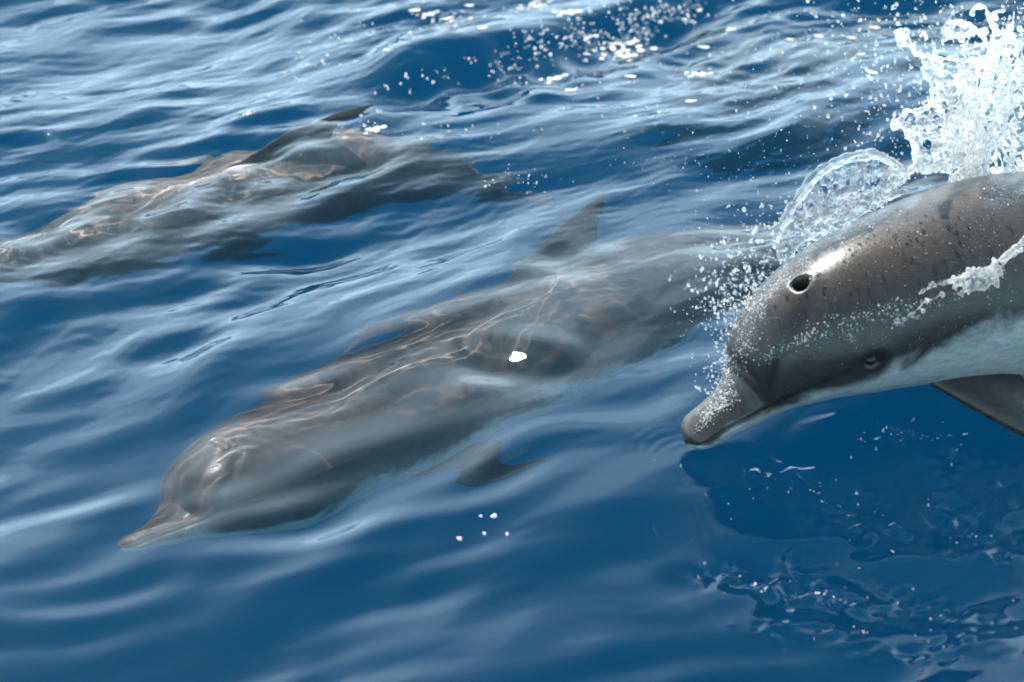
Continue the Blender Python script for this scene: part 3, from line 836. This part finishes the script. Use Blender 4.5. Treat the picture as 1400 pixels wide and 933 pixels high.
# drops clinging to the skin
skin = []; skr = []
def cling(n, x0, y0, x1, y1, wd, r0, r1):
    for q in range(n):
        t = rs.rand(); x = x0+(x1-x0)*t+rs.normal(0, wd); y = y0+(y1-y0)*t+rs.normal(0, wd)
        p, nn = on_body(x, y)
        if p is None: continue
        r = r0*(r1/r0)**(rs.rand()**2)
        skin.append(p+nn*r*.3); skr.append(r*.62)
cling(420, 962, 572, 1002, 538, 5.5, .0007, .0038)
cling(60, 945, 590, 975, 572, 4, .0008, .0022)
cling(420, 998, 520, 1042, 400, 9, .0006, .0030)
cling(420, 1030, 420, 1110, 330, 9, .0006, .0028)
cling(120, 1035, 428, 1085, 365, 5, .0009, .0028)
cling(170, 1040, 492, 1110, 458, 5, .0009, .0034)
cling(420, 1105, 462, 1245, 418, 9, .0006, .0036)
cling(70, 1155, 455, 1172, 470, 3, .0009, .0032)
cling(60, 1100, 365, 1122, 372, 5, .0010, .0026)
cling(60, 1238, 432, 1290, 408, 6, .0009, .0030)
cling(500, 1090, 345, 1250, 265, 22, .0005, .0026)
cling(700, 1110, 340, 1400, 290, 36, .0005, .0015)
cling(300, 1000, 450, 1090, 340, 14, .0005, .0016)
cling(400, 1060, 470, 1400, 400, 26, .0004, .0013)
cling(160, 1350, 265, 1400, 250, 12, .0007, .0026)
cling(120, 1120, 430, 1380, 480, 40, .0005, .0014)
cling(40, 1300, 400, 1380, 400, 14, .0010, .0045)
tag(many('clinging_water_beads', skin, skr, M_BEAD), 'water beads clinging to the wet back and beak of the leaping dolphin', 'water beads', kind='stuff')

# ------------------------------------------------------------------ bubbles and foam on the sea
def bubble_mesh(name, seed, n, spread):
    r = np.random.RandomState(seed); V = []; F = []; k = 0
    for i in range(n):
        rad = r.uniform(.35, 1.0) if i else 1.0
        c = np.array([r.normal(0, spread), r.normal(0, spread*.8), 0 if n == 1 else r.uniform(-.1, .35)])
        V.append(IV*rad*np.array([1, 1, .8])+c+np.array([0, 0, rad*.35])); F.append(IF+k); k += len(IV)
    me = mesh_np(name, np.concatenate(V), np.concatenate(F)); me.materials.append(M_FOAM); return me
b1 = bubble_mesh('bubble', 1, 2, .5)
for (x, y, r, lb) in ((627, 736, .0052, 'white bead of water, leftmost of the loose cluster on the smooth water'), (656, 706, .0034, 'small white bead of water just left of the twin bead'),
                  (673, 706, .0062, 'twin bead of water at the top of the loose cluster'), (662, 729, .0042, 'single bead of water low in the middle of the cluster'),
                  (694, 730, .0044, 'white bead of water, rightmost of the loose cluster')):
    p = surf(x, y); o = link('bubble', b1, None, None, p); o.scale = (r*.75, r*.75, r*.8); o.rotation_euler.z = rs.uniform(0, 6)
    tag(o, lb, 'bubble')
FOAMS = [bubble_mesh('foam_patch', 10+i, n, sp_) for i, (n, sp_) in enumerate(((26, 3.2), (14, 2.0), (7, 1.3), (3, .9)))]
FL = ((735, 8, 20, 'long foam patch cut by the top edge right of the middle'), (610, 25, 16, 'foam patch high up above the dark trough, upper left of the fin wake'),
      (860, 58, 22, 'upper one of two long foam patches right of the dark trough'), (775, 18, 14, 'foam patch just below the long one at the top edge'),
      (855, 76, 24, 'lower and longest of two foam patches right of the dark trough'), (805, 68, 18, 'foam patch in the thick of the glitter beside the two long patches'),
      (945, 10, 18, 'foam patch at the top edge where the dark trough ends'), (1194, 38, 9, 'small foam patch left of the splash crown'),
      (1118, 50, 8, 'left of two small foam patches on dark water between trough and splash'), (1162, 52, 8, 'right of two small foam patches on dark water between trough and splash'),
      (960, 65, 10, 'foam patch on grey water right of the long patches'), (1175, 75, 8, 'small foam patch below the one left of the splash crown'),
      (955, 102, 13, 'lone foam patch on grey water below and right of the long patches'), (1190, 99, 10, 'lowest small foam patch left of the splash'),
      (508, 178, 13, 'glassy foam patch below the black fin tip'), (945, 140, 7, 'tiny foam patch below the lone patch on grey water'),
      (780, 125, 7, 'right of two foam patches under the dark trough'), (757, 108, 14, 'left of two foam patches under the dark trough'),
      (860, 105, 9, 'small foam patch below the longest foam patch'), (585, 20, 12, 'foam patch at the top, leftmost of the larger ones'),
      (530, 70, 6, 'tiny foam patch above and right of the black fin tip'), (875, 45, 20, 'foam patch on the upper rim of the dark trough beside the glitter'),
      (690, 75, 7, 'tiny foam patch on the upper rim of the dark trough'), (800, 50, 12, 'foam patch at the left end of the dense glitter'),
      (840, 60, 14, 'foam patch in the middle of the dense glitter'), (565, 15, 10, 'small foam patch near the top edge left of the larger ones'),
      (660, 40, 7, 'tiny foam patch between the top edge and the dark trough'), (1000, 42, 7, 'tiny foam patch right of the glitter at the end of the trough'),
      (1080, 55, 5, 'faintest foam speck on the dark water at the top right'), (910, 30, 12, 'foam patch at the right end of the dense glitter'),
      (640, 8, 8, 'small foam patch at the top edge near the middle'))
for (x, y, L, lb) in FL:
    p = surf(x, y); k = 0 if L > 15 else 1 if L > 11 else 2 if L > 7 else 3
    o = link('foam_patch', FOAMS[k], None, None, p); s_ = L/560/ (3.6, 2.4, 1.9, 1.4)[k]*.62
    o.scale = (s_*1.5, s_*1.1, s_*.6); o.rotation_euler.z = math.radians(20)+rs.normal(0, .3)
    tag(o, lb, 'foam', 'foam patches on the choppy water')
sp_c = []; sp_r = []
def sprinkle(n, x0, y0, x1, y1, wx, wy, r0, r1):
    for q in range(n):
        t = rs.rand(); x = x0+(x1-x0)*t+rs.normal(0, wx); y = y0+(y1-y0)*t+rs.normal(0, wy)
        r = r0*(r1/r0)**(rs.rand()**1.5); p = at_z(x, y, 0)
        sp_c.append(p); sp_r.append(r)
        if rs.rand() < .4:
            for k in range(rs.randint(1, 4)): sp_c.append(p+np.array([rs.normal(0, r*2), rs.normal(0, r*2), 0])); sp_r.append(r*rs.uniform(.5, .9))
sprinkle(26, 500, 130, 700, 78, 6, 4, .0016, .0042)
sprinkle(80, 690, 80, 800, 48, 12, 6, .0016, .0046)
sprinkle(150, 790, 50, 970, -5, 16, 10, .0016, .0048)
sprinkle(60, 600, 70, 900, 40, 70, 40, .0014, .0036)
sprinkle(60, 420, 30, 700, 20, 60, 20, .0012, .0032)
sprinkle(50, 560, 190, 950, 110, 60, 14, .0012, .0034)
sprinkle(16, 400, 100, 440, 70, 18, 14, .0018, .0034)
sprinkle(6, 335, 178, 345, 174, 4, 2, .0016, .0034)
sprinkle(16, 490, 190, 520, 180, 12, 6, .0012, .0040)
sprinkle(60, 960, 90, 1200, 60, 60, 40, .0010, .0030)
sprinkle(30, 690, 245, 740, 236, 22, 6, .0010, .0022)
sprinkle(30, 1200, 600, 1300, 600, 40, 10, .0008, .0022)
sprinkle(10, 1240, 640, 1330, 720, 22, 16, .0008, .0020)
sprinkle(16, 1050, 650, 1160, 680, 26, 10, .0008, .0022)
sprinkle(14, 1000, 770, 1130, 800, 26, 10, .0008, .0022)
sprinkle(8, 1060, 850, 1300, 870, 40, 14, .0008, .0020)
sprinkle(8, 1130, 790, 1330, 830, 40, 12, .0007, .0018)
sprinkle(14, 1000, 640, 1200, 760, 60, 40, .0005, .0012)
C = np.array(sp_c); C[:, 2] = sea_height(C[:, 0].copy(), C[:, 1].copy())+np.array(sp_r)*.4
tag(many('surface_spray', C, sp_r, M_FOAM), 'tiny bubbles and drops scattered over the sea surface', 'bubbles', kind='stuff')
print('TRIS', sum(len(o.data.loops)-2*len(o.data.polygons) for o in sc.objects if o.type == 'MESH'))
